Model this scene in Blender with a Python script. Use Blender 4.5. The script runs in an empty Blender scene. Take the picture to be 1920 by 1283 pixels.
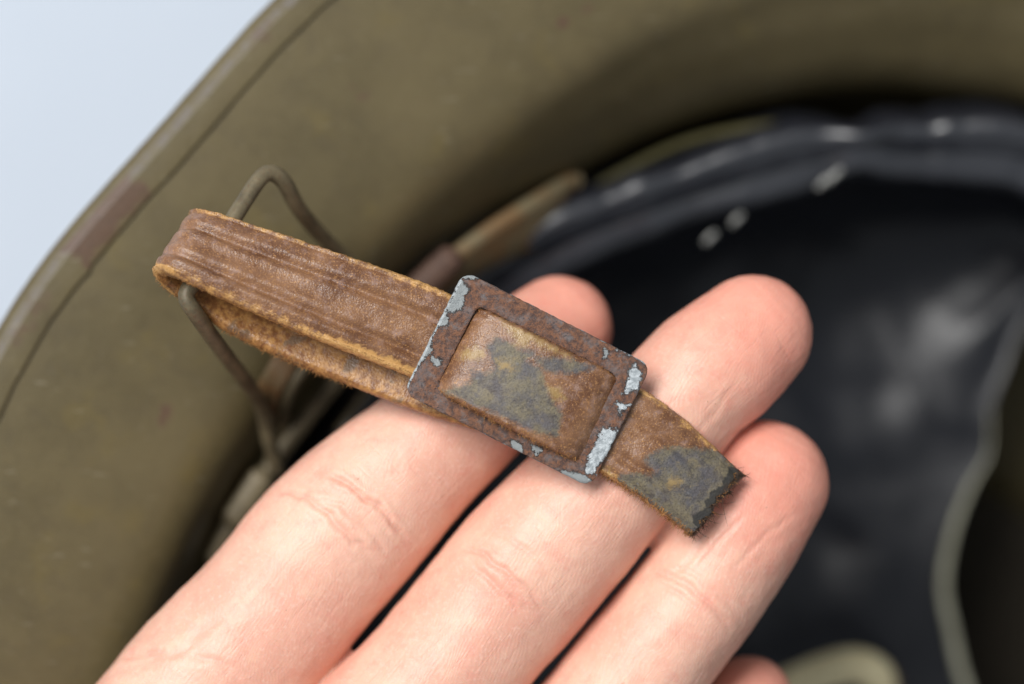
import bpy, math, random
import numpy as np
from mathutils import Vector

random.seed(7)
rng = np.random.default_rng(7)
sc = bpy.context.scene
MM = 0.001
H = 138.0            # height of the plane of sharp focus above the table, mm
DC = 350.0           # lens to plane of sharp focus, mm
PX = 120.0 / 1920.0  # mm per photograph pixel in the plane of sharp focus

# ------------------------------------------------------------------ camera
cam = bpy.data.cameras.new('camera')
cam.lens = 105.0; cam.sensor_width = 36.0
cam.clip_start = 0.01; cam.clip_end = 20.0
cam.dof.use_dof = True; cam.dof.focus_distance = (DC + 0.6) * MM
cam.dof.aperture_fstop = 6.4
co = bpy.data.objects.new('camera', cam)
co.location = (0, 0, (H + DC) * MM)
sc.collection.objects.link(co); sc.camera = co

# ------------------------------------------------------------------ world
w = bpy.data.worlds.new('World'); sc.world = w; w.use_nodes = True
bg = w.node_tree.nodes['Background']
bg.inputs[0].default_value = (0.89, 0.95, 1.0, 1); bg.inputs[1].default_value = 0.40

# ------------------------------------------------------------------ lamps
def softbox(name, loc, size, power, col, target=(0, 0, 0.138)):
    l = bpy.data.lights.new(name, 'AREA'); l.shape = 'RECTANGLE'
    l.size, l.size_y = size; l.energy = power; l.color = col
    o = bpy.data.objects.new(name, l); o.location = loc
    d = Vector(target) - Vector(loc)
    o.rotation_euler = d.to_track_quat('-Z', 'Y').to_euler()
    sc.collection.objects.link(o)
    return o
softbox('softbox_lamp', (-0.34, 0.36, 0.92), (0.55, 0.42), 12.0, (1.0, 0.985, 0.96))
softbox('side_softbox_lamp', (-0.75, 0.05, 0.62), (0.30, 0.5), 0.6, (1.0, 0.985, 0.96))

sc.view_settings.view_transform = 'Standard'
sc.view_settings.look = 'None'
sc.view_settings.exposure = 0.0
sc.view_settings.gamma = 1.0
sc.render.engine = 'CYCLES'
sc.cycles.use_denoising = True
sc.cycles.max_bounces = 8

# ------------------------------------------------------------------ maths
def px(u, v, z=0.0):
    """photograph pixel + height relative to the sharp plane (mm) -> mm"""
    f = (DC - z) / DC
    return np.array([(u - 960.0) * PX * f, (641.5 - v) * PX * f, z])

def to_px(P):
    f = DC / (DC - P[:, 2])
    return np.stack([P[:, 0] * f / PX + 960.0, 641.5 - P[:, 1] * f / PX], 1)

def catmull(P, n, closed=False):
    P = np.asarray(P, float)
    if closed:
        Q = np.vstack([P[-1:], P, P[:2]]); k = len(P)
    else:
        Q = np.vstack([2 * P[:1] - P[1:2], P, 2 * P[-1:] - P[-2:-1]]); k = len(P) - 1
    out = []
    ts = np.linspace(0, 1, 40, endpoint=False)[:, None]
    for i in range(k):
        a, b, c, d = Q[i:i + 4]
        out.append(0.5 * (2 * b + (c - a) * ts + (2 * a - 5 * b + 4 * c - d) * ts ** 2 + (3 * b - a - 3 * c + d) * ts ** 3))
    out = np.vstack(out + [Q[k + 1:k + 2]])
    L = np.r_[0, np.cumsum(np.linalg.norm(np.diff(out[:, :3] if out.shape[1] >= 3 else out, axis=0), axis=1))]
    s = np.linspace(0, L[-1], n, endpoint=not closed)
    return np.stack([np.interp(s, L, out[:, j]) for j in range(out.shape[1])], 1)

_perm = rng.permutation(4096)
_grad = rng.normal(size=(4096, 3)); _grad /= np.linalg.norm(_grad, axis=1)[:, None]
def pnoise(P):
    """gradient noise on an (n,3) array, about -0.7..0.7"""
    P = np.asarray(P, float)
    i = np.floor(P).astype(np.int64); f = P - i
    u = f * f * f * (f * (f * 6 - 15) + 10)
    r = 0
    for dx in (0, 1):
        for dy in (0, 1):
            for dz in (0, 1):
                h = _perm[(_perm[(_perm[(i[:, 0] + dx) & 4095] + i[:, 1] + dy) & 4095] + i[:, 2] + dz) & 4095]
                g = _grad[h]
                dot = g[:, 0] * (f[:, 0] - dx) + g[:, 1] * (f[:, 1] - dy) + g[:, 2] * (f[:, 2] - dz)
                wx = u[:, 0] if dx else 1 - u[:, 0]
                wy = u[:, 1] if dy else 1 - u[:, 1]
                wz = u[:, 2] if dz else 1 - u[:, 2]
                r = r + dot * wx * wy * wz
    return r
def fnoise(P, o=3):
    P = np.asarray(P, float); r = 0; a = 1.0
    for k in range(o):
        r = r + a * pnoise(P * 2 ** k + 17.3 * k); a *= 0.5
    return r
def sstep(a, b, x):
    t = np.clip((x - a) / (b - a), 0, 1); return t * t * (3 - 2 * t)

def seg_dist(q, a, b):
    d = b - a; t = np.clip(((q - a) @ d) / max(d @ d, 1e-9), 0, 1)
    return np.linalg.norm(q - a - t[:, None] * d, axis=1), t
def poly_sd(q, poly):
    """signed distance in pixels to a polygon, + inside"""
    poly = np.asarray(poly, float); n = len(poly)
    dist = np.full(len(q), 1e9); ins = np.zeros(len(q), bool)
    for i in range(n):
        a, b = poly[i], poly[(i + 1) % n]
        dist = np.minimum(dist, seg_dist(q, a, b)[0])
        c = (a[1] > q[:, 1]) != (b[1] > q[:, 1])
        with np.errstate(divide='ignore', invalid='ignore'):
            xi = (b[0] - a[0]) * (q[:, 1] - a[1]) / (b[1] - a[1]) + a[0]
        ins ^= c & (q[:, 0] < xi)
    return np.where(ins, dist, -dist)
def line_dist(q, pl):
    pl = np.asarray(pl, float); d = np.full(len(q), 1e9)
    for a, b in zip(pl[:-1], pl[1:]):
        d = np.minimum(d, seg_dist(q, a, b)[0])
    return d
def patches(q, polys, soft=10.0):
    r = np.full(len(q), -1e9)
    for p in polys: r = np.maximum(r, poly_sd(q, p))
    return np.clip(r / soft, -1, 1) * 0.5 + 0.5

# ------------------------------------------------------------------ objects
def link(o, parent=None, **props):
    sc.collection.objects.link(o)
    if parent is not None: o.parent = parent
    for k, v in props.items(): o[k] = v
    return o
ORIGIN = {}          # where each object's own coordinates start
def empty(name, loc_mm, **props):
    o = bpy.data.objects.new(name, None)
    o.empty_display_size = 0.01
    o.location = tuple(np.asarray(loc_mm) * MM + np.array([0, 0, H * MM]))
    link(o, None, **props); ORIGIN[o.name] = np.array(o.location)
    return o
def mesh_obj(name, P, faces, material, parent=None, attrs=None, smooth=True, **props):
    """P in scene mm; stored relative to the parent's origin"""
    P = np.asarray(P, float)
    W = P * MM + np.array([0, 0, H * MM])
    if parent is not None:
        W = W - ORIGIN[parent.name]; loc = None
    else:
        loc = np.array([W[:, 0].mean(), W[:, 1].mean(), W[:, 2].min()]); W = W - loc
    me = bpy.data.meshes.new(name)
    me.from_pydata(W.tolist(), [], faces if isinstance(faces, list) else faces.tolist())
    if smooth: me.shade_smooth()
    me.materials.append(material)
    for k, a in (attrs or {}).items():
        a = np.asarray(a, np.float32)
        if a.ndim == 1:
            at = me.attributes.new(k, 'FLOAT', 'POINT'); at.data.foreach_set('value', a)
        else:
            at = me.attributes.new(k, 'FLOAT_VECTOR', 'POINT'); at.data.foreach_set('vector', a.ravel())
    me.update()
    o = bpy.data.objects.new(name, me)
    if loc is not None: o.location = tuple(loc)
    link(o, parent, **props)
    ORIGIN[o.name] = ORIGIN[parent.name] if parent is not None else np.array(loc)
    return o

def grid_faces(n, m, cu=False, cv=False, flip=False, off=0):
    i = np.arange(n if cu else n - 1)[:, None]; j = np.arange(m if cv else m - 1)[None, :]
    i2 = (i + 1) % n; j2 = (j + 1) % m
    a = i * m + j; b = i2 * m + j; c = i2 * m + j2; d = i * m + j2
    F = np.stack([a + 0 * d, b + 0 * d, c + 0 * d, d + 0 * a], -1).reshape(-1, 4)
    if flip: F = F[:, ::-1]
    return F + off

def frames(C, up=(0, 0, 1)):
    T = np.gradient(C, axis=0); T /= np.linalg.norm(T, axis=1)[:, None] + 1e-12
    N = np.tile(np.asarray(up, float), (len(C), 1))
    N = N - (N * T).sum(1)[:, None] * T
    N /= np.linalg.norm(N, axis=1)[:, None] + 1e-12
    S = np.cross(T, N)
    return T, S, N

def tube(C, rw, rh=None, seg=14, up=(0, 0, 1), cap=True, power=1.0):
    """swept oval, rw across and rh along 'up'; rounded caps -> P, F"""
    C = np.asarray(C, float); n = len(C)
    rw = np.broadcast_to(np.asarray(rw, float), n); rh = rw if rh is None else np.broadcast_to(np.asarray(rh, float), n)
    T, S, N = frames(C, up)
    if cap:
        k = 7
        a = np.linspace(0, math.pi / 2, k + 1)[1:]
        e0, e1 = T[0], T[-1]
        ce = [C[-1] + e1 * math.sin(t) * (rw[-1] + rh[-1]) / 2 for t in a]; se = [max(math.cos(t), .03) for t in a]
        cs = [C[0] - e0 * math.sin(t) * (rw[0] + rh[0]) / 2 for t in a][::-1]; ss = se[::-1]
        C = np.vstack([cs, C, ce])
        rw = np.r_[np.array(ss) * rw[0], rw, np.array(se) * rw[-1]]
        rh = np.r_[np.array(ss) * rh[0], rh, np.array(se) * rh[-1]]
        S = np.vstack([np.tile(S[:1], (k, 1)), S, np.tile(S[-1:], (k, 1))])
        N = np.vstack([np.tile(N[:1], (k, 1)), N, np.tile(N[-1:], (k, 1))])
        n = len(C)
    a = np.linspace(0, 2 * math.pi, seg, endpoint=False)
    ca, sa = np.cos(a), np.sin(a)
    ca = np.sign(ca) * np.abs(ca) ** power; sa = np.sign(sa) * np.abs(sa) ** power
    P = C[:, None] + S[:, None] * (rw[:, None] * ca)[..., None] + N[:, None] * (rh[:, None] * sa)[..., None]
    F = grid_faces(n, seg, cv=True).tolist()
    F.append(list(range(seg))); F.append(list(range((n - 1) * seg, n * seg))[::-1])
    return P.reshape(-1, 3), F

def join(parts):
    P, F, o = [], [], 0
    for p, f in parts:
        P.append(p); F += [[i + o for i in q] for q in (f if isinstance(f, list) else f.tolist())]; o += len(p)
    return np.vstack(P), F

# ------------------------------------------------------------------ shader helper
class M:
    def __init__(s, name):
        s.m = bpy.data.materials.new(name); s.m.use_nodes = True
        s.t = s.m.node_tree; s.b = s.t.nodes['Principled BSDF']
        tc = s.t.nodes.new('ShaderNodeTexCoord')
        v = s.t.nodes.new('ShaderNodeVectorMath'); v.operation = 'SCALE'; v.inputs['Scale'].default_value = 1000.0
        s.t.links.new(tc.outputs['Object'], v.inputs[0]); s.mm = v.outputs[0]      # coordinates in millimetres
        s.bumps = []
    def put(s, sock, v):
        if isinstance(v, bpy.types.NodeSocket): s.t.links.new(v, sock)
        elif v is not None:
            try: sock.default_value = v
            except Exception: sock.default_value = (v, v, v, 1) if len(sock.default_value) == 4 else (v, v, v)
    def math(s, op, a, b=None, c=None, clamp=False):
        n = s.t.nodes.new('ShaderNodeMath'); n.operation = op; n.use_clamp = clamp
        for i, x in enumerate((a, b, c)):
            if x is not None: s.put(n.inputs[i], x)
        return n.outputs[0]
    def add(s, a, b): return s.math('ADD', a, b)
    def mul(s, a, b): return s.math('MULTIPLY', a, b)
    def noise(s, scale, detail=4, rough=0.55, vec=None, dist=0.0, out='Fac'):
        n = s.t.nodes.new('ShaderNodeTexNoise'); n.inputs['Scale'].default_value = scale
        n.inputs['Detail'].default_value = detail; n.inputs['Roughness'].default_value = rough
        n.inputs['Distortion'].default_value = dist
        s.t.links.new(vec if vec is not None else s.mm, n.inputs['Vector'])
        return n.outputs[out]
    def voro(s, scale, feature='F1', vec=None, out='Distance'):
        n = s.t.nodes.new('ShaderNodeTexVoronoi'); n.feature = feature; n.inputs['Scale'].default_value = scale
        s.t.links.new(vec if vec is not None else s.mm, n.inputs['Vector'])
        return n.outputs[out]
    def stretch(s, vec, sc3):
        n = s.t.nodes.new('ShaderNodeVectorMath'); n.operation = 'MULTIPLY'
        s.t.links.new(vec, n.inputs[0]); n.inputs[1].default_value = sc3
        return n.outputs[0]
    def ramp(s, x, a, b, lo=0.0, hi=1.0):
        n = s.t.nodes.new('ShaderNodeMapRange'); n.interpolation_type = 'SMOOTHSTEP'
        s.put(n.inputs['Value'], x)
        n.inputs['From Min'].default_value = a; n.inputs['From Max'].default_value = b
        n.inputs['To Min'].default_value = lo; n.inputs['To Max'].default_value = hi
        return n.outputs['Result']
    def attr(s, name, vec=False):
        n = s.t.nodes.new('ShaderNodeAttribute'); n.attribute_name = name
        return n.outputs['Vector' if vec else 'Fac']
    def sep(s, v):
        n = s.t.nodes.new('ShaderNodeSeparateXYZ'); s.t.links.new(v, n.inputs[0]); return n.outputs
    def mix(s, f, a, b, mode='MIX'):
        n = s.t.nodes.new('ShaderNodeMix'); n.data_type = 'RGBA'; n.blend_type = mode
        s.put(n.inputs[0], f)
        for k, x in ((6, a), (7, b)):
            if isinstance(x, tuple) and len(x) == 3: x = x + (1,)
            s.put(n.inputs[k], x)
        return n.outputs[2]
    def bump(s, h, strength, dist_mm):
        n = s.t.nodes.new('ShaderNodeBump'); n.inputs['Strength'].default_value = strength
        n.inputs['Distance'].default_value = dist_mm * MM
        s.t.links.new(h, n.inputs['Height'])
        if s.bumps: s.t.links.new(s.bumps[-1], n.inputs['Normal'])
        s.bumps.append(n.outputs[0]); return n.outputs[0]
    def done(s, col, rough=0.5, metal=0.0, spec=0.5, **kw):
        if isinstance(col, tuple) and len(col) == 3: col = col + (1,)
        s.put(s.b.inputs['Base Color'], col); s.put(s.b.inputs['Roughness'], rough)
        s.put(s.b.inputs['Metallic'], metal); s.put(s.b.inputs['Specular IOR Level'], spec)
        for k, v in kw.items(): s.put(s.b.inputs[k], v)
        if s.bumps: s.t.links.new(s.bumps[-1], s.b.inputs['Normal'])
        return s.m

# ------------------------------------------------------------------ materials
def mat_table():
    m = M('white_paper'); n = m.noise(0.05, 3)
    c = m.mix(n, (0.48, 0.535, 0.615), (0.51, 0.565, 0.645))
    m.bump(m.noise(2.0, 3), 0.05, 0.1)
    return m.done(c, 0.7, spec=0.3)

def mat_olive(name, dark=False):
    m = M(name)
    big = m.noise(0.055, 5, 0.6); mid = m.noise(0.28, 5, 0.65, dist=0.6); fine = m.noise(2.2, 5, 0.7); spk = m.noise(5.5, 2, 0.5)
    a, b = (0.083, 0.065, 0.029), (0.111, 0.087, 0.040)
    c = m.mix(m.ramp(big, .3, .7), a, b)
    c = m.mix(m.ramp(mid, .42, .75, 0, .25), c, (0.13, 0.105, 0.048))
    c = m.mix(m.ramp(mid, .5, .28, 0, .2), c, (0.052, 0.040, 0.024))
    c = m.mix(m.ramp(fine, .55, .75, 0, .35), c, (0.15, 0.122, 0.060))
    c = m.mix(m.ramp(fine, .40, .22, 0, .45), c, (0.042, 0.030, 0.018))
    c = m.mix(m.ramp(m.noise(0.16, 3, .5), .58, .72, 0, .45), c, (0.125, 0.095, 0.032))       # dusty ochre bloom
    c = m.mix(m.ramp(spk, .67, .73, 0, .7), c, (0.26, 0.22, 0.13))
    edge = m.ramp(m.add(m.attr('wear'), m.mul(m.add(m.noise(0.45, 5, .7), -0.5), 1.1)), .45, .65)
    c = m.mix(m.mul(edge, .7), c, m.mix(m.noise(1.5, 3), (0.070, 0.055, 0.050), (0.16, 0.142, 0.13)))
    rust = m.ramp(m.add(m.attr('rust'), m.mul(m.add(m.noise(0.5, 5, .7), -0.5), 1.2)), .40, .72)
    rc = m.mix(m.noise(1.6, 4, .7), (0.050, 0.027, 0.020), (0.125, 0.066, 0.040))
    c = m.mix(m.mul(rust, .85), c, rc)
    scr = m.ramp(m.noise(0.9, 2, .4, vec=m.stretch(m.mm, (0.25, 2.0, 1))), .70, .74)
    c = m.mix(m.mul(scr, .22), c, (0.3, 0.27, 0.2))
    m.bump(fine, .25, .12); m.bump(mid, .18, .3)
    return m.done(c, m.ramp(fine, .3, .7, .36, .50), spec=0.42)

def mat_wire():
    m = M('old_painted_wire'); n = m.noise(0.35, 4, .6); f = m.noise(2.5, 4, .7)
    c = m.mix(m.ramp(n, .35, .65), (0.10, 0.080, 0.045), (0.165, 0.133, 0.075))
    c = m.mix(m.ramp(f, .52, .7, 0, .8), c, (0.12, 0.065, 0.035))
    c = m.mix(m.ramp(f, .45, .3, 0, .6), c, (0.05, 0.042, 0.033))
    m.bump(f, .3, .12)
    return m.done(c, .5, metal=.15, spec=.5)

def mat_rustplate():
    m = M('rusty_olive_sheet'); n = m.noise(0.22, 4, .6); f = m.noise(1.8, 4, .7)
    c = m.mix(m.ramp(n, .35, .65), (0.175, 0.142, 0.078), (0.19, 0.105, 0.042))
    c = m.mix(m.ramp(f, .5, .72, 0, .7), c, (0.10, 0.05, 0.025))
    m.bump(f, .3, .15)
    return m.done(c, .55, metal=.1)

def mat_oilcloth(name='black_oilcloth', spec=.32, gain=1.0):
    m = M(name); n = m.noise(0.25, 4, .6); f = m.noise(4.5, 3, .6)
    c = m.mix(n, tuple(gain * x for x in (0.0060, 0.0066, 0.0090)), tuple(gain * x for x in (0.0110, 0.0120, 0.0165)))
    weave = m.mul(m.math('SINE', m.mul(m.sep(m.mm)[0], 9)), m.math('SINE', m.mul(m.sep(m.mm)[1], 9)))
    m.bump(m.noise(0.07, 2, .5, dist=.6), .20, 1.5); m.bump(m.noise(0.9, 4, .6), .12, .2); m.bump(weave, .06, .08)
    return m.done(c, m.ramp(n, .3, .7, .30, .42), spec=spec)

def mat_plain(name, c1, c2, scale=1.5, rough=.7, bump=.2, spec=.3):
    m = M(name); n = m.noise(scale, 4, .65)
    m.bump(m.noise(scale * 4, 4, .7), bump, .12)
    return m.done(m.mix(m.ramp(n, .35, .65), c1, c2), rough, spec=spec)

def mat_leather():
    m = M('worn_brown_leather')
    sw = m.attr('sw', True); S = m.sep(sw)                     # s mm, w -1..1, side
    big = m.noise(0.22, 4, .6); mid = m.noise(0.9, 5, .65, dist=.4); fine = m.noise(4.5, 4, .7); pore = m.voro(4.2)
    fib = m.noise(1.0, 4, .65, vec=m.stretch(sw, (0.7, 9.0, 1.0)))
    c = m.mix(m.ramp(big, .35, .65), (0.118, 0.050, 0.024), (0.222, 0.110, 0.055))
    c = m.mix(m.ramp(mid, .50, .70, 0, .55), c, (0.29, 0.185, 0.155))                         # mauve-grey sheen painted into the colour
    c = m.mix(m.ramp(mid, .42, .28, 0, .6), c, (0.105, 0.040, 0.019))
    c = m.mix(m.ramp(fib, .55, .75, 0, .18), c, (0.36, 0.17, 0.07))
    c = m.mix(m.ramp(fine, .53, .66, 0, .75), c, (0.46, 0.235, 0.088))
    c = m.mix(m.ramp(pore, .20, .05, 0, .65), c, (0.060, 0.025, 0.014))
    # dark verdigris-and-tar stains
    jit = m.mul(m.add(m.noise(1.3, 6, .75), -0.5), 1.2)
    st = m.ramp(m.add(m.attr('stain'), jit), .26, .66)
    sc_ = m.mix(m.ramp(m.noise(0.35, 4, .6), .36, .62), (0.072, 0.080, 0.094), (0.152, 0.138, 0.090))
    sc_ = m.mix(m.ramp(m.noise(1.4, 4, .7), .55, .75, 0, .5), sc_, (0.20, 0.155, 0.075))
    sc_ = m.mix(m.ramp(fine, .52, .32, 0, .8), sc_, (0.032, 0.032, 0.033))
    sc_ = m.mix(m.ramp(m.noise(0.9, 5, .75), .50, .34, 0, .8), sc_, (0.040, 0.042, 0.047))
    sc_ = m.mix(m.ramp(m.noise(0.8, 3, .6), .62, .76, 0, .7), sc_, (0.19, 0.20, 0.21))
    c = m.mix(m.mul(st, .86), c, sc_)
    # ochre wear: edges and rubbed spots
    och = m.mix(m.noise(1.5, 4, .7), (0.43, 0.215, 0.062), (0.60, 0.36, 0.135))
    wear = m.add(m.attr('wear'), m.mul(m.add(m.noise(0.6, 6, .76), -0.5), 1.5))
    c = m.mix(m.ramp(wear, .50, .78, 0, .92), c, och)
    yel = m.ramp(m.add(m.attr('yellow'), jit), .42, .85)
    c = m.mix(m.mul(yel, .72), c, m.mix(m.noise(1.8, 4, .7), (0.26, 0.17, 0.06), (0.40, 0.27, 0.10)))
    # flesh side
    su = m.mix(m.ramp(m.noise(1.2, 5, .7), .35, .65), (0.185, 0.072, 0.024), (0.44, 0.22, 0.068))
    su = m.mix(m.ramp(m.noise(0.3, 3, .6), .56, .66, 0, .8), su, (0.11, 0.07, 0.045))
    c = m.mix(m.ramp(S[2], .15, -.15), c, su)
    blk = m.ramp(m.add(m.attr('char'), m.mul(m.add(m.noise(2.0, 4, .7), -0.5), .6)), .5, .75)
    c = m.mix(m.mul(blk, .9), c, (0.022, 0.021, 0.020))
    m.bump(mid, .22, .22); m.bump(fine, .30, .11); m.bump(pore, .38, .09)
    m.bump(m.voro(0.75, 'DISTANCE_TO_EDGE', vec=m.noise(0.5, 3, .6, out='Color')), .2, .1)
    return m.done(c, m.add(m.ramp(mid, .3, .7, .27, .46), m.mul(st, .25)), spec=.5)

def mat_buckle():
    m = M('rusted_galvanised_steel')
    big = m.noise(0.45, 4, .6); mid = m.noise(1.7, 5, .7, dist=.3); fine = m.noise(6, 4, .7)
    c = m.mix(m.ramp(mid, .36, .64), (0.066, 0.037, 0.031), (0.20, 0.088, 0.046))
    c = m.mix(m.ramp(big, .46, .66, 0, .6), c, (0.135, 0.118, 0.120))
    c = m.mix(m.ramp(m.noise(0.9, 4, .7), .5, .7, 0, .6), c, (0.16, 0.145, 0.145))
    c = m.mix(m.ramp(fine, .53, .68, 0, .8), c, (0.29, 0.12, 0.055))
    c = m.mix(m.ramp(m.noise(2.6, 3, .6), .44, .30, 0, .85), c, (0.040, 0.030, 0.032))
    zm = m.add(m.attr('zinc'), m.mul(m.add(m.noise(1.5, 6, .8), -0.5), 1.25))
    z = m.ramp(zm, .47, .60)
    zc = m.mix(m.ramp(m.noise(1.8, 4, .7), .35, .65), (0.24, 0.27, 0.29), (0.52, 0.56, 0.585))
    zc = m.mix(m.attr('dull'), zc, m.mix(m.noise(2.2, 3), (0.17, 0.19, 0.20), (0.31, 0.33, 0.33)))
    c = m.mix(z, c, zc)
    h = m.mix(z, mid, (0.85, 0.85, 0.85))
    m.bump(h, .8, .28); m.bump(fine, .7, .16); 
    return m.done(c, m.ramp(z, 0, 1, .62, .46), metal=m.mul(z, .25), spec=.45)

def mat_skin():
    m = M('skin')
    fv = m.attr('fing', True); red = m.attr('red')
    big = m.noise(0.10, 3, .5); mid = m.noise(0.42, 4, .6); fine = m.noise(2.0, 4, .6)
    c = m.mix(m.ramp(big, .35, .65), (0.71, 0.375, 0.282), (0.765, 0.452, 0.342))
    c = m.mix(m.ramp(mid, .50, .72, 0, .5), c, (0.72, 0.32, 0.245))
    c = m.mix(m.ramp(mid, .46, .26, 0, .4), c, (0.80, 0.52, 0.38))
    c = m.mix(m.ramp(fine, .5, .7, 0, .4), c, (0.82, 0.54, 0.44))
    c = m.mix(m.mul(m.ramp(m.add(red, m.mul(m.add(mid, -.5), .6)), .1, 1.0), .62), c, (0.745, 0.265, 0.195))
    c = m.mix(m.mul(m.attr('crease'), .30), c, (0.62, 0.25, 0.19))
    # friction ridges: fine lines that wander along / across the finger
    f3 = m.sep(fv)
    ww = m.noise(0.12, 2, .4, dist=1.0)
    ridge = m.math('SINE', m.add(m.mul(f3[1], 12.5), m.add(m.mul(ww, 70), m.mul(f3[0], 4.0))))
    lines = m.noise(1.0, 3, .6, vec=m.stretch(fv, (0.10, 1.9, 1)))
    lines2 = m.noise(1.0, 3, .6, vec=m.stretch(fv, (0.9, 0.16, 1)))
    c = m.mix(m.ramp(lines, .60, .70, 0, .14), c, (0.64, 0.29, 0.21))
    m.bump(m.ramp(lines, .55, .66, 1, 0), .17, .25); m.bump(m.ramp(lines2, .58, .68, 1, 0), .16, .22)
    m.bump(ridge, .11, .05); m.bump(fine, .28, .13); m.bump(m.voro(1.7, 'DISTANCE_TO_EDGE'), .10, .12)
    c = m.mix(m.ramp(m.noise(1.35, 2, .5), .755, .80, 0, .6), c, (0.25, 0.11, 0.07))
    return m.done(c, m.ramp(fine, .3, .7, .38, .52), spec=.42, **{
        'Subsurface Weight': .22, 'Subsurface Radius': (1.0, .38, .2), 'Subsurface Scale': 1.0 * MM})

MT = dict(table=mat_table(), olive=mat_olive('olive_drab_paint'), wire=mat_wire(), plate=mat_rustplate(), oil=mat_oilcloth(), lip=mat_oilcloth('lit_shiny_oilcloth', .95, 1.7),  # lip: shinier oilcloth copy, base colour lifted to paint in its highlights
          leather=mat_leather(), buckle=mat_buckle(), skin=mat_skin(),
          cord=mat_plain('cream_cotton', (0.66, 0.56, 0.33), (0.80, 0.71, 0.46), 1.2),
          rustend=mat_plain('rusty_ferrule', (0.055, 0.030, 0.021), (0.115, 0.065, 0.045), 1.2, .6),
          binding=mat_plain('grey_tape', (0.28, 0.27, 0.20), (0.40, 0.39, 0.30), 1.0),
          thread=mat_plain('pale_thread', (0.22, 0.22, 0.21), (0.36, 0.36, 0.34), 2.0, .35, .2, .6),
          crown_shade=mat_plain('dark_brown_shade', (0.020, 0.016, 0.011), (0.034, 0.027, 0.018), .8, .9),  # dark tone standing in for the shade deep in the crown
          band=mat_plain('olive_webbing', (0.060, 0.053, 0.020), (0.085, 0.075, 0.030), 1.0),
          fibre=mat_plain('leather_fibre', (0.20, 0.085, 0.028), (0.46, 0.23, 0.075), 1.0, .8, 0),
          dfibre=mat_plain('dark_fibre', (0.03, 0.022, 0.016), (0.09, 0.05, 0.03), 1.0, .8, 0))

# ------------------------------------------------------------------ table
TZ = -H
P = np.array([[-900, -900, TZ], [900, -900, TZ], [900, 900, TZ], [-900, 900, TZ]], float)
g = np.linspace(-900, 900, 31); X, Y = np.meshgrid(g, g, indexing='ij')
P = np.stack([X, Y, np.full_like(X, TZ)], -1).reshape(-1, 3)
mesh_obj('table_surface', P, grid_faces(31, 31), MT['table'], kind='structure', label='pale bluish white tabletop under the helmet')

# ------------------------------------------------------------------ helmet
k = 0.10; dd = np.array([0.9, 0.436])
REF = px(200, 345, -22)
NRM = np.array([k * dd[0], k * dd[1], 1.0]); NRM /= np.linalg.norm(NRM)
E1 = np.array([1.0, 0, 0]); E1 -= (E1 @ NRM) * NRM; E1 /= np.linalg.norm(E1)
E2 = np.cross(NRM, E1)
def plane_hit(u, v, off):
    """ray through photograph pixel meets the helmet's rim plane shifted by off mm along its axis"""
    o = np.array([0, 0, DC]); d = px(u, v, 0) - o
    c = REF + NRM * off
    return o + d * (((c - o) @ NRM) / (d @ NRM))
CEN = plane_hit(1700, 1750, -8) ; CEN = CEN + NRM * ((REF - CEN) @ NRM)
def polar(u, v, off):
    q = plane_hit(u, v, off) - CEN
    x, y = q @ E1, q @ E2
    return math.atan2(y, x), math.hypot(x, y)
def loop_fn(pts, off, extra):
    """periodic radius function of angle from photograph points and guessed points (deg, mm) outside the frame"""
    a = [polar(u, v, off) for u, v in pts] + [(math.radians(d), r) for d, r in extra]
    a = sorted((t % (2 * math.pi), r) for t, r in a)
    th = np.array([t for t, r in a]); r = np.array([q for t, q in a])
    th = np.r_[th - 2 * math.pi, th, th + 2 * math.pi]; r = np.r_[r, r, r]
    # smooth periodic interpolation: dense linear then blur
    g = np.linspace(-2 * math.pi, 4 * math.pi, 4321); v = np.interp(g, th, r)
    ker = np.hanning(41); ker /= ker.sum(); v = np.convolve(np.pad(v, 20, 'edge'), ker, 'valid')
    return lambda t: np.interp(np.asarray(t) % (2 * math.pi), g, v)
rim_pts = [(0, 603), (60, 510), (125, 428), (200, 343), (300, 234), (400, 120), (500, 5)]
R_RIM = loop_fn(rim_pts, 0.9, [(60, 153), (85, 158), (110, 150), (20, 144), (-20, 142), (-60, 152), (-90, 158), (-125, 150), (-150, 142), (190, 137.5), (165, 135)])
edge_pts = [(270, 1215), (440, 855), (580, 660), (780, 430), (920, 312), (1060, 200), (1215, 105), (1410, 30)]
R_BOWL = loop_fn(edge_pts, -9, [(75, 122), (90, 123), (60, 117), (20, 108), (-20, 106), (-60, 116), (-90, 121), (-125, 114), (-150, 106), (190, 103)])
hel = empty('steel_helmet', (CEN + np.array([0, 0, 0])) * [1, 1, 0] + [0, 0, TZ],
            label='upturned olive drab steel helmet with rusty rim and black oilcloth liner', category='helmet')

def hp(t, r, z):
    t, r, z = np.broadcast_arrays(t, r, z)
    return CEN + (r * np.cos(t))[..., None] * E1 + (r * np.sin(t))[..., None] * E2 + z[..., None] * NRM

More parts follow.
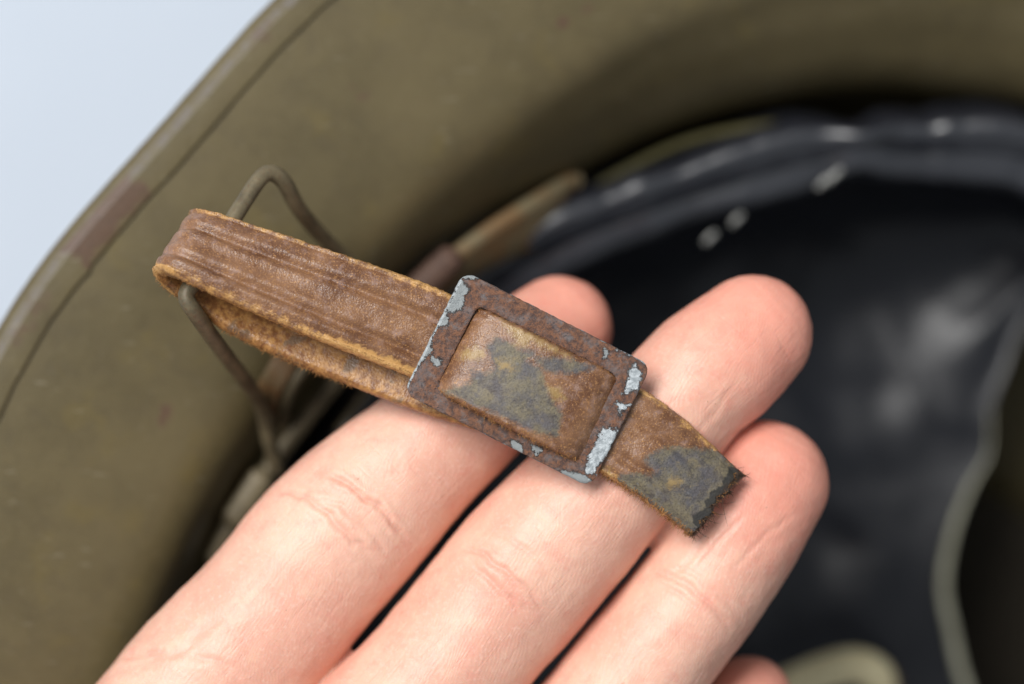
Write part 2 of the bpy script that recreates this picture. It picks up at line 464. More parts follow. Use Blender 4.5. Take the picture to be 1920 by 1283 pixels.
NT = 480
TH = np.linspace(0, 2 * math.pi, NT, endpoint=False)
R1, R2 = R_RIM(TH), R_BOWL(TH)
rows = []
for i in range(NT):
    a, b = R1[i] - 0.3, R2[i]
    f = 1 + 2.2 * math.exp(-((TH[i] - math.radians(85)) / math.radians(38)) ** 2)          # the end wall leans more than the side walls
    prof = [(a, 0), (a - 5, -0.35), (b + (a - b) * .6, -1.4), (b + 8, -3.4), (b + 3, -4.9), (b + .2, -7.6), (b - 1.6 * f, -13), (b - 3.2 * f, -22), (b - 5.5 - 2.0 * f, -42),
            (b * .80, -68), (b * .60, -88), (b * .34, -101), (0.5, -106)]
    rows.append(catmull(np.array([(r, z, 0) for r, z in prof]), 110)[:, :2])
rows = np.array(rows)
G = hp(TH[:, None], rows[..., 0], rows[..., 1])
dent = fnoise(G.reshape(-1, 3) * 0.02, 2) * 1.0 + fnoise(G.reshape(-1, 3) * 0.07, 2) * 0.22
dent = dent.reshape(NT, 110) * sstep(0, 18, np.arange(110))[None]
G = G + dent[..., None] * NRM
# outer skin of the sheet: offset along normals
du = np.roll(G, -1, 0) - np.roll(G, 1, 0); dv = np.gradient(G, axis=1)
nn = np.cross(du, dv); nn /= np.linalg.norm(nn, axis=-1)[..., None] + 1e-9
if nn[0, 10] @ NRM < 0: nn = -nn
G2 = G - nn * 1.0
P = np.vstack([G.reshape(-1, 3), G2.reshape(-1, 3)]); o = NT * 110
F = np.vstack([grid_faces(NT, 110, cu=True), grid_faces(NT, 110, cu=True, flip=True, off=o)]).tolist()
for i in range(NT):
    j = (i + 1) % NT
    F.append([i * 110, o + i * 110, o + j * 110, j * 110])
q = to_px(P)
rust = patches(q, [[(1035, 35), (1060, 30), (1065, 45), (1045, 55)], [(1085, 15), (1110, 15), (1105, 30), (1090, 30)], [(300, 770), (330, 765), (325, 790), (300, 795)], [(660, 170), (690, 165), (680, 190)]], 26) * 1.25
mesh_obj('shell', P, F, MT['olive'], hel, dict(rust=rust, wear=np.zeros(len(P))))

# folded edging strip round the rim, with a small lap step by the rusty patch
tj = polar(128, 480, 0.9)[0]
TT = tj + np.linspace(0, 2 * math.pi, 900, endpoint=False)
sec = [(-5.1, -.35), (-5.2, .02), (-5.08, .14), (-4.95, .17), (-3.5, .30), (-2.3, .40), (-2.1, .41), (-2.0, .37), (-1.2, -.02), (-.3, -.46), (-.12, -.55), (.04, -.72), (.1, -1.2), (-.3, -1.75), (-1.0, -2.05), (-3, -2.15), (-5.0, -2.2), (-5.2, -1.9), (-5.1, -1.5)]
sec = np.array(sec); ns = len(sec)
r0 = R_RIM(TT)
wob = fnoise(np.stack([np.cos(TT) * 25, np.sin(TT) * 25, 0 * TT], 1), 3) + 1.6 * np.exp(-(TT - tj) / .02); wob2 = fnoise(np.stack([np.cos(TT) * 60, np.sin(TT) * 60, 0 * TT], 1), 2)
Rr = r0[:, None] + sec[None, :, 0] * (1 + .035 * wob[:, None] * (sec[None, :, 0] < -3)) + 0.05 * wob2[:, None]
Zz = sec[None, :, 1] + 0.06 * wob[:, None] + .03 * wob2[:, None]
G = hp(TT[:, None], Rr, Zz)
F = grid_faces(len(TT), ns, cu=True, cv=True, flip=True).tolist()
P = G.reshape(-1, 3); q = to_px(P)
rust = patches(q, [[(235, 322), (292, 350), (250, 410), (185, 475), (165, 500), (100, 475), (150, 405), (215, 335)], [(60, 560), (90, 545), (60, 620), (30, 640)], [(480, 50), (515, 40), (500, 80), (470, 85)]], 40)
wear = np.tile(np.where(sec[:, 0] > -2.05, .60, np.where(sec[:, 0] > -2.4, .42, .14)) * (sec[:, 1] > -1.5), len(TT))
mesh_obj('rim_edging', P, F, MT['olive'], hel, dict(rust=rust, wear=wear), label='folded steel edging round the rim with a brown rusty patch')

# wire bail: trapezoid loop, outer bar through the strap's fold
C = catmull([px(520, 880, -33), px(506, 830, -30), px(494, 772, -26), px(470, 728, -20), px(414, 655, -9.5), px(365, 586, -2.0), px(349, 556, -1.2), px(362, 530, -1.6), px(410, 455, -4.2),
             px(462, 372, -7.0), px(490, 333, -8.4), px(510, 325, -9.2), px(533, 342, -10.5), px(558, 388, -14), px(600, 440, -20), px(660, 500, -27), px(720, 560, -32)], 150)
P, F = tube(C, 1.0 + .06 * fnoise(C * .3), seg=14)
mesh_obj('wire_bail', P, F, MT['wire'], hel, label='bent wire loop holding the strap')
# hinge lug
C = catmull([px(560, 632, -25), px(540, 668, -22.5), px(520, 702, -22.5), px(503, 735, -25), px(496, 770, -30), px(500, 800, -36)], 40)
P, F = tube(C, 1.6, 0.6, seg=16, power=.7)
lug = mesh_obj('hinge_lug', P, F, MT['plate'], hel)
# inner wires and rail of the liner frame
C = catmull([px(532, 835, -38), px(533, 770, -33), px(551, 722, -31), px(574, 688, -31), px(610, 640, -33), px(680, 570, -35)], 60)
P, F = tube(C, 0.75, seg=10); mesh_obj('frame_wire', P, F, MT['wire'], hel)
C = catmull([px(400, 1045, -37), px(440, 975, -36.5), px(500, 885, -36), px(565, 795, -36), px(632, 712, -36.5), px(720, 610, -37), px(800, 530, -38)], 80)
P, F = tube(C, 1.25, 1.0, seg=12); mesh_obj('frame_rail', P, F, MT['wire'], hel)
C = catmull([px(441, 968, -35.6), px(462, 938, -35.4), px(487, 900, -35.4)], 16)
P, F = tube(C, 1.7, 1.5, seg=16, power=.6); mesh_obj('rail_clip', P, F, MT['wire'], hel)
C = catmull([px(640, 800, -44), px(700, 720, -44), px(780, 640, -45)], 20)
P, F = tube(C, 1.0, 2.5, seg=12); mesh_obj('frame_wire', P, F, MT['wire'], hel)
# springy sheet-metal tongue: rolled upper edge, face sloping into the bowl
top = catmull([px(790, 535, -36), px(850, 478, -37), px(930, 420, -39.5), px(1010, 370, -43), px(1065, 338, -46.5), px(1088, 335, -48)], 60)
wid = np.interp(np.linspace(0, 1, 60), [0, .3, .7, .9, .97, 1], [1.6, 2.6, 4.4, 4.2, 2.8, 1.0])
prof = np.array([(0.2, -2.0), (-.6, -1.3), (-.8, -.4), (-.3, .3), (.5, .35), (1.3, -.3)])
T, S, N = frames(top)
S = np.where((S[:, :1] * 0.6 + S[:, 1:2] * -0.8) < 0, -S, S)
pr = np.concatenate([np.tile(prof[None], (60, 1, 1)), np.stack([wid * .6 + 1, -2.2 - wid * .35], 1)[:, None], np.stack([wid + 1.2, -2.8 - wid * .55], 1)[:, None],
                     np.stack([wid + 1.0, -3.5 - wid * .55], 1)[:, None], np.stack([wid * .5 + .6, -2.9 - wid * .35], 1)[:, None]], 1)
G = top[:, None] + S[:, None] * pr[..., :1] + N[:, None] * pr[..., 1:]
F = grid_faces(60, pr.shape[1], cv=True).tolist(); m_ = pr.shape[1]; F.append(list(range(m_))[::-1]); F.append(list(range(59 * m_, 60 * m_)))
mesh_obj('metal_tongue', G.reshape(-1, 3), F, MT['plate'], hel, label='tan and rust streaked metal tongue beside the liner')
P, F = tube(catmull([px(765, 560, -36), px(800, 528, -36.2), px(842, 488, -36.8)], 14), 1.9, 1.4, seg=14, power=.85)
mesh_obj('tongue_clip', P, F, MT['rustend'], hel)

# black oilcloth liner: rolled lip, deep side, crumpled flap round an off-centre opening
LO = -19.5
lip_px = [(640, 900), (760, 690), (935, 530), (1030, 465), (1200, 400), (1400, 332), (1560, 290), (1640, 285), (1780, 282), (1920, 285)]
R_LIP = loop_fn(lip_px, LO, [(75, 102), (60, 98), (30, 95), (0, 93), (-40, 97), (-90, 106), (-130, 100), (-160, 92), (178, 90), (200, 91)])
hole = catmull([px(u, v, -84) for u, v in [(1915, 620), (1885, 690), (1856, 770), (1853, 850), (1822, 910), (1788, 990), (1768, 1090), (1782, 1180), (1812, 1290), (1880, 1420), (2050, 1500),
        (2300, 1420), (2430, 1150), (2380, 850), (2200, 640), (2050, 560), (1960, 565)]], 360, closed=True)
HC = hole.mean(0)
ah = np.unwrap(np.arctan2(hole[:, 1] - HC[1], hole[:, 0] - HC[0]))
NL = 420
lipc = hp(TH, R_LIP(TH), LO + .8 * np.sin(3 * TH) )
al = np.arctan2(lipc[:, 1] - HC[1], lipc[:, 0] - HC[0])
phi = np.linspace(-math.pi, math.pi, NL, endpoint=False)
o_ = np.argsort(al); lip = np.stack([np.interp(phi, al[o_], lipc[o_, j], period=2 * math.pi) for j in range(3)], 1)
ahm = np.arctan2(hole[:, 1] - HC[1], hole[:, 0] - HC[0]); o_ = np.argsort(ahm)
hol = np.stack([np.interp(phi, ahm[o_], hole[o_, j], period=2 * math.pi) for j in range(3)], 1)
rowsL = 150; t = np.linspace(0, 1, rowsL)
dirn = hol - lip
c1 = lip + np.array([0, 0, -34.0]) + dirn * [.10, .10, 0]
c2 = lip + dirn * [.42, .42, 0]; c2[:, 2] = -92
B = lambda t: ((1 - t) ** 3)[None, :, None] * lip[:, None] + (3 * (1 - t) ** 2 * t)[None, :, None] * c1[:, None] + (3 * (1 - t) * t ** 2)[None, :, None] * c2[:, None] + (t ** 3)[None, :, None] * hol[:, None]
G = B(t)
ss = G.reshape(-1, 3)
cr = fnoise(ss * [.028, .028, .015] + 3, 2) * 6.0 + (0.35 - np.abs(fnoise(ss * .036 + 5, 2))) * 4.0 + fnoise(ss * .12, 2) * .3
amp = np.tile(sstep(.06, .3, t) * (1 - .8 * sstep(.86, 1, t)), NL)
ss = ss + np.array([0, 0, 1.0]) * (cr * amp)[:, None]
mesh_l = mesh_obj('oilcloth_liner', ss, grid_faces(NL, rowsL, cu=True), MT['oil'], hel, label='crumpled glossy black oilcloth liner inside the bowl')
# lip: outward fold with two rolls, pleated
sec = np.array([(7.4, -9), (6.2, -4), (5.2, -.9), (4.2, .5), (3.0, .9), (1.8, .5), (.8, -.7), (-.2, -1.0), (-1.2, -1.3), (-2.2, -1.4), (-3.2, -1.9), (-4.0, -3.0), (-4.0, -4), (-2.8, -8), (1, -11)])
secs = catmull(np.c_[sec, 0 * sec[:, :1]], 44, closed=True)[:, :2]
TL = np.linspace(0, 2 * math.pi, 900, endpoint=False)
rr = R_LIP(TL)
nz = fnoise(np.stack([np.cos(TL) * 9, np.sin(TL) * 9, 0 * TL], 1), 3)
tk = polar(1605, 275, -24)[0]                                     # the gathered knot
kn = np.exp(-((TL - tk) / .035) ** 2)
pl = np.sin(TL * 330) * .035 * sstep(tk + .02, tk - .05, TL)
Rr = rr[:, None] + secs[None, :, 0] * (1 + .25 * nz[:, None] - .35 * kn[:, None]) + pl[:, None]
Zz = LO + (.8 * np.sin(3 * TL))[:, None] + secs[None, :, 1] + (.8 * nz + 1.2 * kn)[:, None] * (secs[None, :, 1] > -3) + pl[:, None]
G = hp(TL[:, None], Rr, Zz)
q_ = np.stack([np.cos(TL)[:, None] * 5 + 0 * Rr, np.sin(TL)[:, None] * 5 + 0 * Rr, 0 * Rr + secs[None, :, 0] * .30], -1).reshape(-1, 3); cr_ = fnoise(q_ * .8, 2) * .6 + fnoise(G.reshape(-1, 3) * .35, 2) * .14
G = G + (cr_.reshape(900, 44) * (secs[None, :, 1] > -3))[..., None] * NRM
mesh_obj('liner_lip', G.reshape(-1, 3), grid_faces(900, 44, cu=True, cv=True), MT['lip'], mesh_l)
# stitches along the lip
for (u, v, a, b, h) in [(1565, 330, 1.4, 1.4, -50), (1545, 342, 1.1, 1.1, -50), (1382, 412, 1.0, 1.2, -51), (1332, 446, 1.0, 1.1, -51.5)]:
    c = px(u, v, h)
    P, F = tube(catmull([c + [-a * .8, -a * .8, -.8], c + [-.2, 0, .35], c + [a * .8, a * .8, -.6]], 12), .55, .45, seg=10)
    P = c + (P - c) * .72
    mesh_obj('stitch', P, F, MT['thread'], mesh_l)
C = np.array([[r * math.cos(a), r * math.sin(a), 0] for a in np.linspace(0, 2 * math.pi, 48, endpoint=False) for r in (0.5, 20, 40, 56, 60, 60.5)]).reshape(48, 6, 3)
G = CEN + C[..., :1] * E1 + C[..., 1:2] * E2 + np.array([-95.5, -94.5, -90.5, -83.5, -82.5, -85.0])[None, :, None] * NRM
G[..., :2] += [4, 2]
mesh_obj('crown_shade_disc', G.reshape(-1, 3), grid_faces(48, 6, cu=True), MT['crown_shade'], hel)  # dark disc added to deepen the shade seen through the liner opening
# edge tape round the opening and a cut cord end
E = catmull(np.vstack([px(u, v, z) for u, v, z in [(1857, 770, -83.5), (1853, 850, -82), (1822, 908, -82), (1790, 988, -82), (1770, 1090, -82), (1784, 1180, -82), (1812, 1290, -82), (1880, 1420, -82)]]), 120)
rt_ = np.interp(np.linspace(0, 1, 120), [0, .12, .25, .5, .75, 1], [.10, .2, .45, .72, .8, .6])
P, F = tube(E, rt_, rt_, seg=12); mesh_obj('edge_tape', P, F, MT['binding'], mesh_l)
C = catmull([px(1380, 1350, -72), px(1460, 1300, -70), px(1540, 1264, -69), px(1600, 1250, -68.5), px(1640, 1266, -69), px(1652, 1310, -71)], 80)
P, F = tube(C, 2.6, 2.3, seg=18)
mesh_obj('drawstring', P, F, MT['cord'], mesh_l, label='cream cotton cord end')
C = catmull([px(1636, 1254, -70), px(1660, 1274, -70.5), px(1668, 1316, -72)], 20)
P, F = tube(C, 2.0, 1.9, seg=16); mesh_obj('cord_ferrule', P, F, MT['rustend'], mesh_l)
# olive webbing strip behind the lip
ts = np.linspace(polar(1130, 352, -24)[0], polar(1500, 250, -24)[0], 60)
off = -1.4 + 1.8 * np.sin(np.linspace(.15, math.pi - .1, 60))
G = hp(ts, R_LIP(ts) + 6.6 + off, np.full(60, -25.0))
P, F = tube(G, .7, 1.6, seg=10); mesh_obj('liner_webbing', P, F, MT['band'], mesh_l)
# ------------------------------------------------------------------ chin strap
strap = empty('chin_strap', px(985, 712, -4), label='worn brown leather chin strap looped through wire and frayed at its cut end', category='strap')
# centre line: u, v, z, half width (px), across direction (image dx, dy)
ROLL = [0, 1, 4, 10, 17, 22, 26, 29, 31, 31, 30, 27, 21, 15, 10, 6, 4, 4, 4, 4, 4, 4, 4, 3, 3, 3, 5, 7, 7]
ST = [(1010, 760, -4.4, 80, -.44, .90), (920, 732, -4.4, 80, -.42, .91), (800, 694, -4.9, 80, -.40, .92), (680, 648, -6.0, 80, -.39, .92), (560, 602, -6.8, 77, -.38, .925), (460, 556, -7.0, 74, -.38, .925),
      (395, 512, -6.5, 72, -.40, .91), (353, 484, -5.2, 68, -.46, .89), (336, 463, -3.2, 66, -.50, .87), (342, 455, -1.2, 66, -.50, .87), (366, 460, -.15, 68, -.49, .87), (424, 483, -.1, 72, -.44, .90), (520, 520, -.35, 78, -.41, .91), (620, 558, -.6, 83, -.40, .915),
      (720, 595, -1.1, 86, -.41, .91), (790, 622, -1.55, 87, -.43, .90), (838, 646, -1.75, 87, -.444, .896), (862, 657, -1.15, 88, -.444, .896), (879, 665, -.25, 90, -.444, .896), (908, 680, .35, 90, -.444, .896), (987, 720, .95, 90, -.444, .896),
      (1066, 759, .50, 90, -.444, .896), (1098, 775, -.15, 90, -.444, .896), (1117, 784, -1.15, 88, -.444, .896), (1134, 793, -1.75, 87, -.444, .896), (1170, 811, -1.85, 88, -.46, .89), (1230, 851, -2.2, 85, -.50, .866), (1290, 900, -3.0, 80, -.545, .838), (1343, 946, -4.0, 77, -.56, .828)]
base = np.array([np.r_[px(u, v, z), hw * PX / math.cos(math.radians(ro)), dx * math.cos(math.radians(ro)), -dy * math.cos(math.radians(ro)), math.sin(math.radians(ro))] for (u, v, z, hw, dx, dy), ro in zip(ST, ROLL)])
NS = 680
A = catmull(base, NS)
C = A[:, :3]; hw = A[:, 3]
L = np.r_[0, np.cumsum(np.linalg.norm(np.diff(C, axis=0), axis=1))]
Wd = A[:, 4:7].copy()
T = np.gradient(C, axis=0); T /= np.linalg.norm(T, axis=1)[:, None]
Wd -= (Wd * T).sum(1)[:, None] * T; Wd /= np.linalg.norm(Wd, axis=1)[:, None]
Nn = np.cross(Wd, T)
ifold = int(np.argmin(C[:, 0]))
if Nn[-100, 2] < 0: Nn = -Nn
TK = 1.06                                                        # half thickness
nt, ne, nb = 64, 9, 26
xs = [(x, 1.0) for x in np.linspace(-1, 1, nt)]
sect = []
for x in np.linspace(-1, 1, nt): sect.append((x, 1.0, 1.0))
for a in np.linspace(0, math.pi, ne + 2)[1:-1]: sect.append((1.0, math.cos(a), math.cos(a) * .6)) 
for x in np.linspace(1, -1, nb): sect.append((x, -1.0, -1.0))
for a in np.linspace(math.pi, 0, ne + 2)[1:-1]: sect.append((-1.0, math.cos(a), math.cos(a) * .6))
sect = np.array(sect); m_ = len(sect)
wn, zn, side = sect[:, 0], sect[:, 1], sect[:, 2]
edge_r = .62
wl = wn[None] * (hw[:, None] - edge_r)
bul = np.where(np.abs(zn) < .999, np.sqrt(np.maximum(0, 1 - zn ** 2)), 0) * np.sign(wn) * edge_r
wl = wl + bul[None]
# rounded shoulders: top drops toward the edges
dome = np.where(np.abs(wn) > .74, -((np.abs(wn) - .74) / .26) ** 2 * .34, 0) * (zn > .99)
in_win = (sstep(850, 885, A[:, 0] / PX + 960) * (1 - sstep(1095, 1130, A[:, 0] / PX + 960)))[:, None]
zl = zn[None] * TK + dome[None] * (1 - .75 * in_win)
spos = L[:, None] + np.zeros((1, m_)); wpos = wl / hw[:, None]
# tooled grooves on the top layer
groove = np.exp(-((wpos + .34) / .10) ** 2) * .42 + np.exp(-((wpos - .50) / .10) ** 2) * .46
ridge = .75 * np.exp(-((wpos + .16) / .11) ** 2) * .16 + np.exp(-((wpos + .55) / .13) ** 2) * .20 + np.exp(-((wpos - .30) / .13) ** 2) * .16 + np.exp(-((wpos - .70) / .11) ** 2) * .18
Lf = L[ifold]; u_of = A[:, 0] / PX + 960
gm = sstep(Lf - 1, Lf + 4, L) * (1 - .85 * sstep(770, 860, u_of) + .55 * sstep(1150, 1200, u_of) * (1 - sstep(1260, 1330, u_of)))
zl = zl + np.where(zn[None] > .99, (ridge - groove) * gm[:, None], 0)
# window bulge: crown across the width
cw = sstep(856, 892, u_of) * (1 - sstep(1088, 1124, u_of))
zl = zl + (cw[:, None] * (.35 - .22 * np.abs(wpos) ** 2)) * (zl > -9) 
cw2 = sstep(1180, 1230, u_of)
zl = zl + (cw2[:, None] * (.22 * np.cos(wpos * 2.2)))
# frayed, slanting cut at the end
cut = np.exp(-((NS - 1 - np.arange(NS)) / 22.0))
jag = fnoise(np.stack([wn * 3.3, zn * 1.2, 0 * wn + 4], 1), 3) * 1.3 + .35 * zn * -1
P = C[:, None] + Wd[:, None] * wl[..., None] + Nn[:, None] * zl[..., None] + T[:, None] * (cut[:, None] * jag[None])[..., None]
Pf = P.reshape(-1, 3)
nr = Nn[:, None] * np.sign(zl)[..., None] + 0 * P; nr = nr.reshape(-1, 3)
rough = fnoise(Pf * .35, 2) * .11 + fnoise(Pf * 1.1, 3) * .06 + fnoise(Pf * 4.0, 2) * .03
es = np.tile(np.abs(side) < .9, NS)
rough = np.where(es, rough * 2.2, rough)
Pf = Pf + nr * rough[:, None] + np.where(es[:, None], (Wd[:, None] * np.sign(wn)[None, :, None] + 0 * P).reshape(-1, 3) * (fnoise(Pf * 1.6, 3) * .16)[:, None], 0)
F = grid_faces(NS, m_, cv=True)
a, b, c = Pf[F[2000][0]], Pf[F[2000][1]], Pf[F[2000][3]]
i0, j0 = NS - 150, 30
fq = F[(i0) * m_ + j0]
nf = np.cross(Pf[fq[1]] - Pf[fq[0]], Pf[fq[3]] - Pf[fq[0]])
if nf[2] < 0: F = F[:, ::-1]
F = F.tolist()
c0 = Pf[:m_].mean(0); c1_ = Pf[-m_:].mean(0)
Pf = np.vstack([Pf, c0, c1_]); kk = NS * m_
for j in range(m_):
    j2 = (j + 1) % m_
    F.append([j, j2, kk] if nf[2] >= 0 else [j2, j, kk]); F.append([(NS - 1) * m_ + j2, (NS - 1) * m_ + j, kk + 1] if nf[2] >= 0 else [(NS - 1) * m_ + j, (NS - 1) * m_ + j2, kk + 1])
q = to_px(Pf)
z2 = lambda pts: [(x / 2.291 + 740, y / 2.291 + 480) for x, y in pts]
z7 = lambda pts: [(x / 4.934 + 1100, y / 4.934 + 780) for x, y in pts]
stains = [z2([(395, 395), (440, 350), (520, 395), (600, 415), (560, 450), (620, 480), (650, 560), (690, 640), (720, 680), (700, 775), (610, 760), (490, 700), (350, 640), (210, 580), (330, 550), (330, 500), (410, 510), (430, 470)]),
          z2([(600, 440), (720, 440), (860, 480), (800, 500), (660, 500)]),
          z7([(540, 400), (680, 310), (850, 285), (1050, 310), (1250, 330), (1420, 470), (1250, 700), (1150, 900), (1000, 1130), (880, 1110), (780, 970), (560, 830), (400, 690), (270, 580), (420, 530), (600, 550), (660, 500), (560, 450)])]
topv = np.r_[np.tile(side > .3, NS), False, False]; allv = np.repeat(np.arange(NS), m_)
late = np.r_[allv > ifold + 120, True, True]
stain = np.where(late, patches(q, stains, 16), 0) 
stain = np.where(topv, stain, stain * .35)
yellow = np.where(late, patches(q, [z2([(500, 320), (560, 310), (600, 360), (570, 400), (510, 390)]), z2([(430, 440), (510, 440), (520, 500), (440, 505)]), z2([(640, 540), (720, 560), (740, 630), (670, 630)]), z2([(300, 380), (400, 390), (390, 460), (260, 450)]), z2([(420, 240), (520, 290), (640, 350), (760, 420), (740, 450), (600, 390), (480, 330)]),
            z7([(720, 560), (900, 560), (880, 680), (730, 690)]), z7([(150, 480), (250, 460), (240, 600), (150, 580)])], 20), 0)
wp = np.r_[wpos.reshape(-1), 0, 0]; Lp = np.r_[spos.reshape(-1), 0, L[-1]]
ue = np.r_[np.repeat(u_of, m_), 0, 0]
wear = sstep(.62, .98, np.abs(wp)) * .53 + .12
wear += np.where(late, .28 * sstep(.62, .95, wp) * sstep(850, 760, ue), 0)                 # lower edge left of the buckle is rubbed to ochre
wear += .38 * np.exp(-((Lp - Lf - .4) / 2.2) ** 2) * (wp > .45) + .25 * np.exp(-((Lp - Lf - 3.5) / 1.2) ** 2) * (np.abs(wp) < .5)
wear += .10 * sstep(560, 780, ue) * sstep(900, 800, ue) * late
wear += .16 * np.clip(fnoise(Pf * .22 + 3, 2), 0, 1) * late
wear = np.where((ue > 865) & (ue < 1130) & late, wear * .5, wear)
wear = np.where(stain > .5, wear * .55, wear)
char = np.r_[np.repeat(sstep(L[-1] - 2.3, L[-1] - .5, L), m_) * 1.0, 0, 1] * np.where(wp > .75, .45, 1)
sw = np.stack([Lp, wp, np.r_[np.tile(side, NS), 0, 0]], 1)
band = mesh_obj('leather_band', Pf, F, MT['leather'], strap, dict(sw=sw, stain=stain, yellow=yellow, wear=wear, char=char))
# loose fibres: along the worn edges and round the torn end
def fibres(roots, dirs, lens, rad, curl):
    parts = []
    for p, d, l in zip(roots, dirs, lens):
        d = d / (np.linalg.norm(d) + 1e-9); k = rng.normal(size=3) * curl
        pts = np.array([p - d * .1, p + d * l * .35 + k * l * .1, p + d * l * .7 + k * l * .35, p + d * l + k * l * .7])
        T = np.gradient(pts, axis=0); a = np.cross(T, [.3, .5, .8]); a /= np.linalg.norm(a, axis=1)[:, None] + 1e-9
        b = np.cross(T, a); b /= np.linalg.norm(b, axis=1)[:, None] + 1e-9
        r = np.array([rad, rad * .85, rad * .6, rad * .15])[:, None]
        G = np.stack([pts + a * r, pts - a * .5 * r + b * .87 * r, pts - a * .5 * r - b * .87 * r], 1).reshape(-1, 3)
        parts.append((G, grid_faces(4, 3, cv=True)))
    P = np.vstack([p for p, f in parts]); F = np.vstack([f + 12 * i for i, (p, f) in enumerate(parts)])
    return P, F
ends = [i for i in range((NS - 1) * m_, NS * m_)]
ids = rng.choice(ends, 420)
rt = Pf[ids]; dr = T[-1][None] + rng.normal(size=(420, 3)) * .85 + np.array([0, 0, -.25])
P, F = fibres(rt, dr, rng.uniform(.12, .8, 420) ** 1.3 * (1 + 1.3 * (rng.random(420) > .92)), .045, .9)
mesh_obj('torn_fibre', P, F, MT['dfibre'], band, kind='stuff')
ids = rng.choice(ends[:70], 70)
P, F = fibres(Pf[ids], T[-1][None] + rng.normal(size=(70, 3)) * .9, rng.uniform(.1, .7, 70), .04, .9)
mesh_obj('torn_fibre', P, F, MT['fibre'], band, kind='stuff')
low = np.where((np.tile(np.abs(side) < .7, NS)) & (np.tile(wn, NS) > .9))[0]
low = low[allv[low] > ifold - 150]
ids = rng.choice(low, 3600); ii = allv[ids]
dr = Wd[ii] + rng.normal(size=(3600, 3)) * .6
ln = rng.uniform(.10, .36, 3600) * np.where(ii > NS - 90, 1.9, np.where((u_of[ii] > 860) | (ii < ifold), 1.1, .45))
P, F = fibres(Pf[ids], dr, ln, .034, .6)
mesh_obj('edge_fibre', P, F, MT['fibre'], band, kind='stuff')
up_ = np.where((np.tile(np.abs(side) < .7, NS)) & (np.tile(wn, NS) < -.9))[0]; up_ = up_[allv[up_] > ifold - 10]
ids = rng.choice(up_, 1500); ii = allv[ids]
P, F = fibres(Pf[ids], -Wd[ii] + rng.normal(size=(1500, 3)) * .6, rng.uniform(.04, .12, 1500), .022, .6)
mesh_obj('edge_fibre', P, F, MT['fibre'], band, kind='stuff')

# ------------------------------------------------------------------ slide buckle
BU = np.array([0.893, 0.451]); BV = np.array([-0.446, 0.895]); B0 = np.array([870.0, 508.0])
def rrect(x0, y0, x1, y1, r, per=26, edge=70):
    pts = []
    for cx, cy, a0 in ((x1 - r, y0 + r, -90), (x1 - r, y1 - r, 0), (x0 + r, y1 - r, 90), (x0 + r, y0 + r, 180)):
        for a in np.linspace(a0, a0 + 90, per): pts.append((cx + r * math.cos(math.radians(a)), cy + r * math.sin(math.radians(a))))
    pts.append(pts[0]); pts = np.array(pts)
    # densify the straight runs by corner-aligned resampling
    out = []
    for i in range(4):
        arc = pts[i * per:(i + 1) * per]; nxt = pts[(i + 1) * per]
        out.append(arc); tt = np.linspace(0, 1, edge + 2)[1:-1, None]
        out.append(arc[-1] + (nxt - arc[-1]) * tt)
    return np.vstack(out)
outer = rrect(0, 0, 394, 256, 24); inner = rrect(52, 46, 347, 219, 14)
nb_ = len(outer)
fr = np.linspace(0, 1, 30)
rowsB = []
th_ = .36
for f in [(-1)] : pass
lay = []
for zz in np.linspace(-1, 1, 5)[:-1]: lay.append((0, zz * th_ * .75, 0))
for f in fr: lay.append((f, 1, 1))
for zz in np.linspace(1, -1, 5)[1:]: lay.append((1, zz * th_ * .75, 0))
for f in fr[::-1][1:-1:4]: lay.append((f, -1, 1))
G = []
for f, zz, flat in lay:
    xy = outer * (1 - f) + inner * f
    rnd = th_ * (1 - .25 * np.exp(-(min(f, 1 - f) / .04) ** 2))
    z = np.full(nb_, zz * rnd if flat else zz)
    p2 = B0 + xy[:, :1] * BU + xy[:, 1:] * BV
    G.append(np.c_[(p2[:, 0] - 960) * PX, (641.5 - p2[:, 1]) * PX, z, xy])
G = np.array(G); xy = G[..., 3:].reshape(-1, 2); P = G[..., :3].reshape(-1, 3)
# slight bow and hammered waviness, outline a little eroded
P[:, 2] += -.35 * ((xy[:, 0] - 197) / 197) ** 2 * .5 + .13 * fnoise(P * .22 + 9, 2) + .075 * fnoise(P * 1.4, 3) * (np.repeat([l[2] for l in lay], nb_))
er = fnoise(P * [1.3, 1.3, .3] + 30, 3) * .10
cxy = (xy - [197, 128]); cxy /= np.linalg.norm(cxy, axis=1)[:, None]
eo = np.repeat([1 - abs(0) if (l[0] == 0 or l[0] == 1) else 0 for l in lay], nb_)
P[:, 0] += (cxy[:, 0] * BU[0] + cxy[:, 1] * BV[0]) * er * eo; P[:, 1] -= (cxy[:, 0] * BU[1] + cxy[:, 1] * BV[1]) * er * eo
P[:, 2] += -.05
q = to_px(P)
bright = [z2([(1035, 458), (1062, 500), (1050, 575), (975, 592), (1000, 545), (1005, 500)]), z2([(952, 625), (1015, 640), (965, 682)]), z2([(900, 738), (962, 745), (930, 830), (890, 885), (850, 945), (812, 938), (830, 870), (862, 800)]),
          z2([(945, 380), (1040, 420), (1095, 455), (1090, 475), (1030, 435), (960, 405)])]
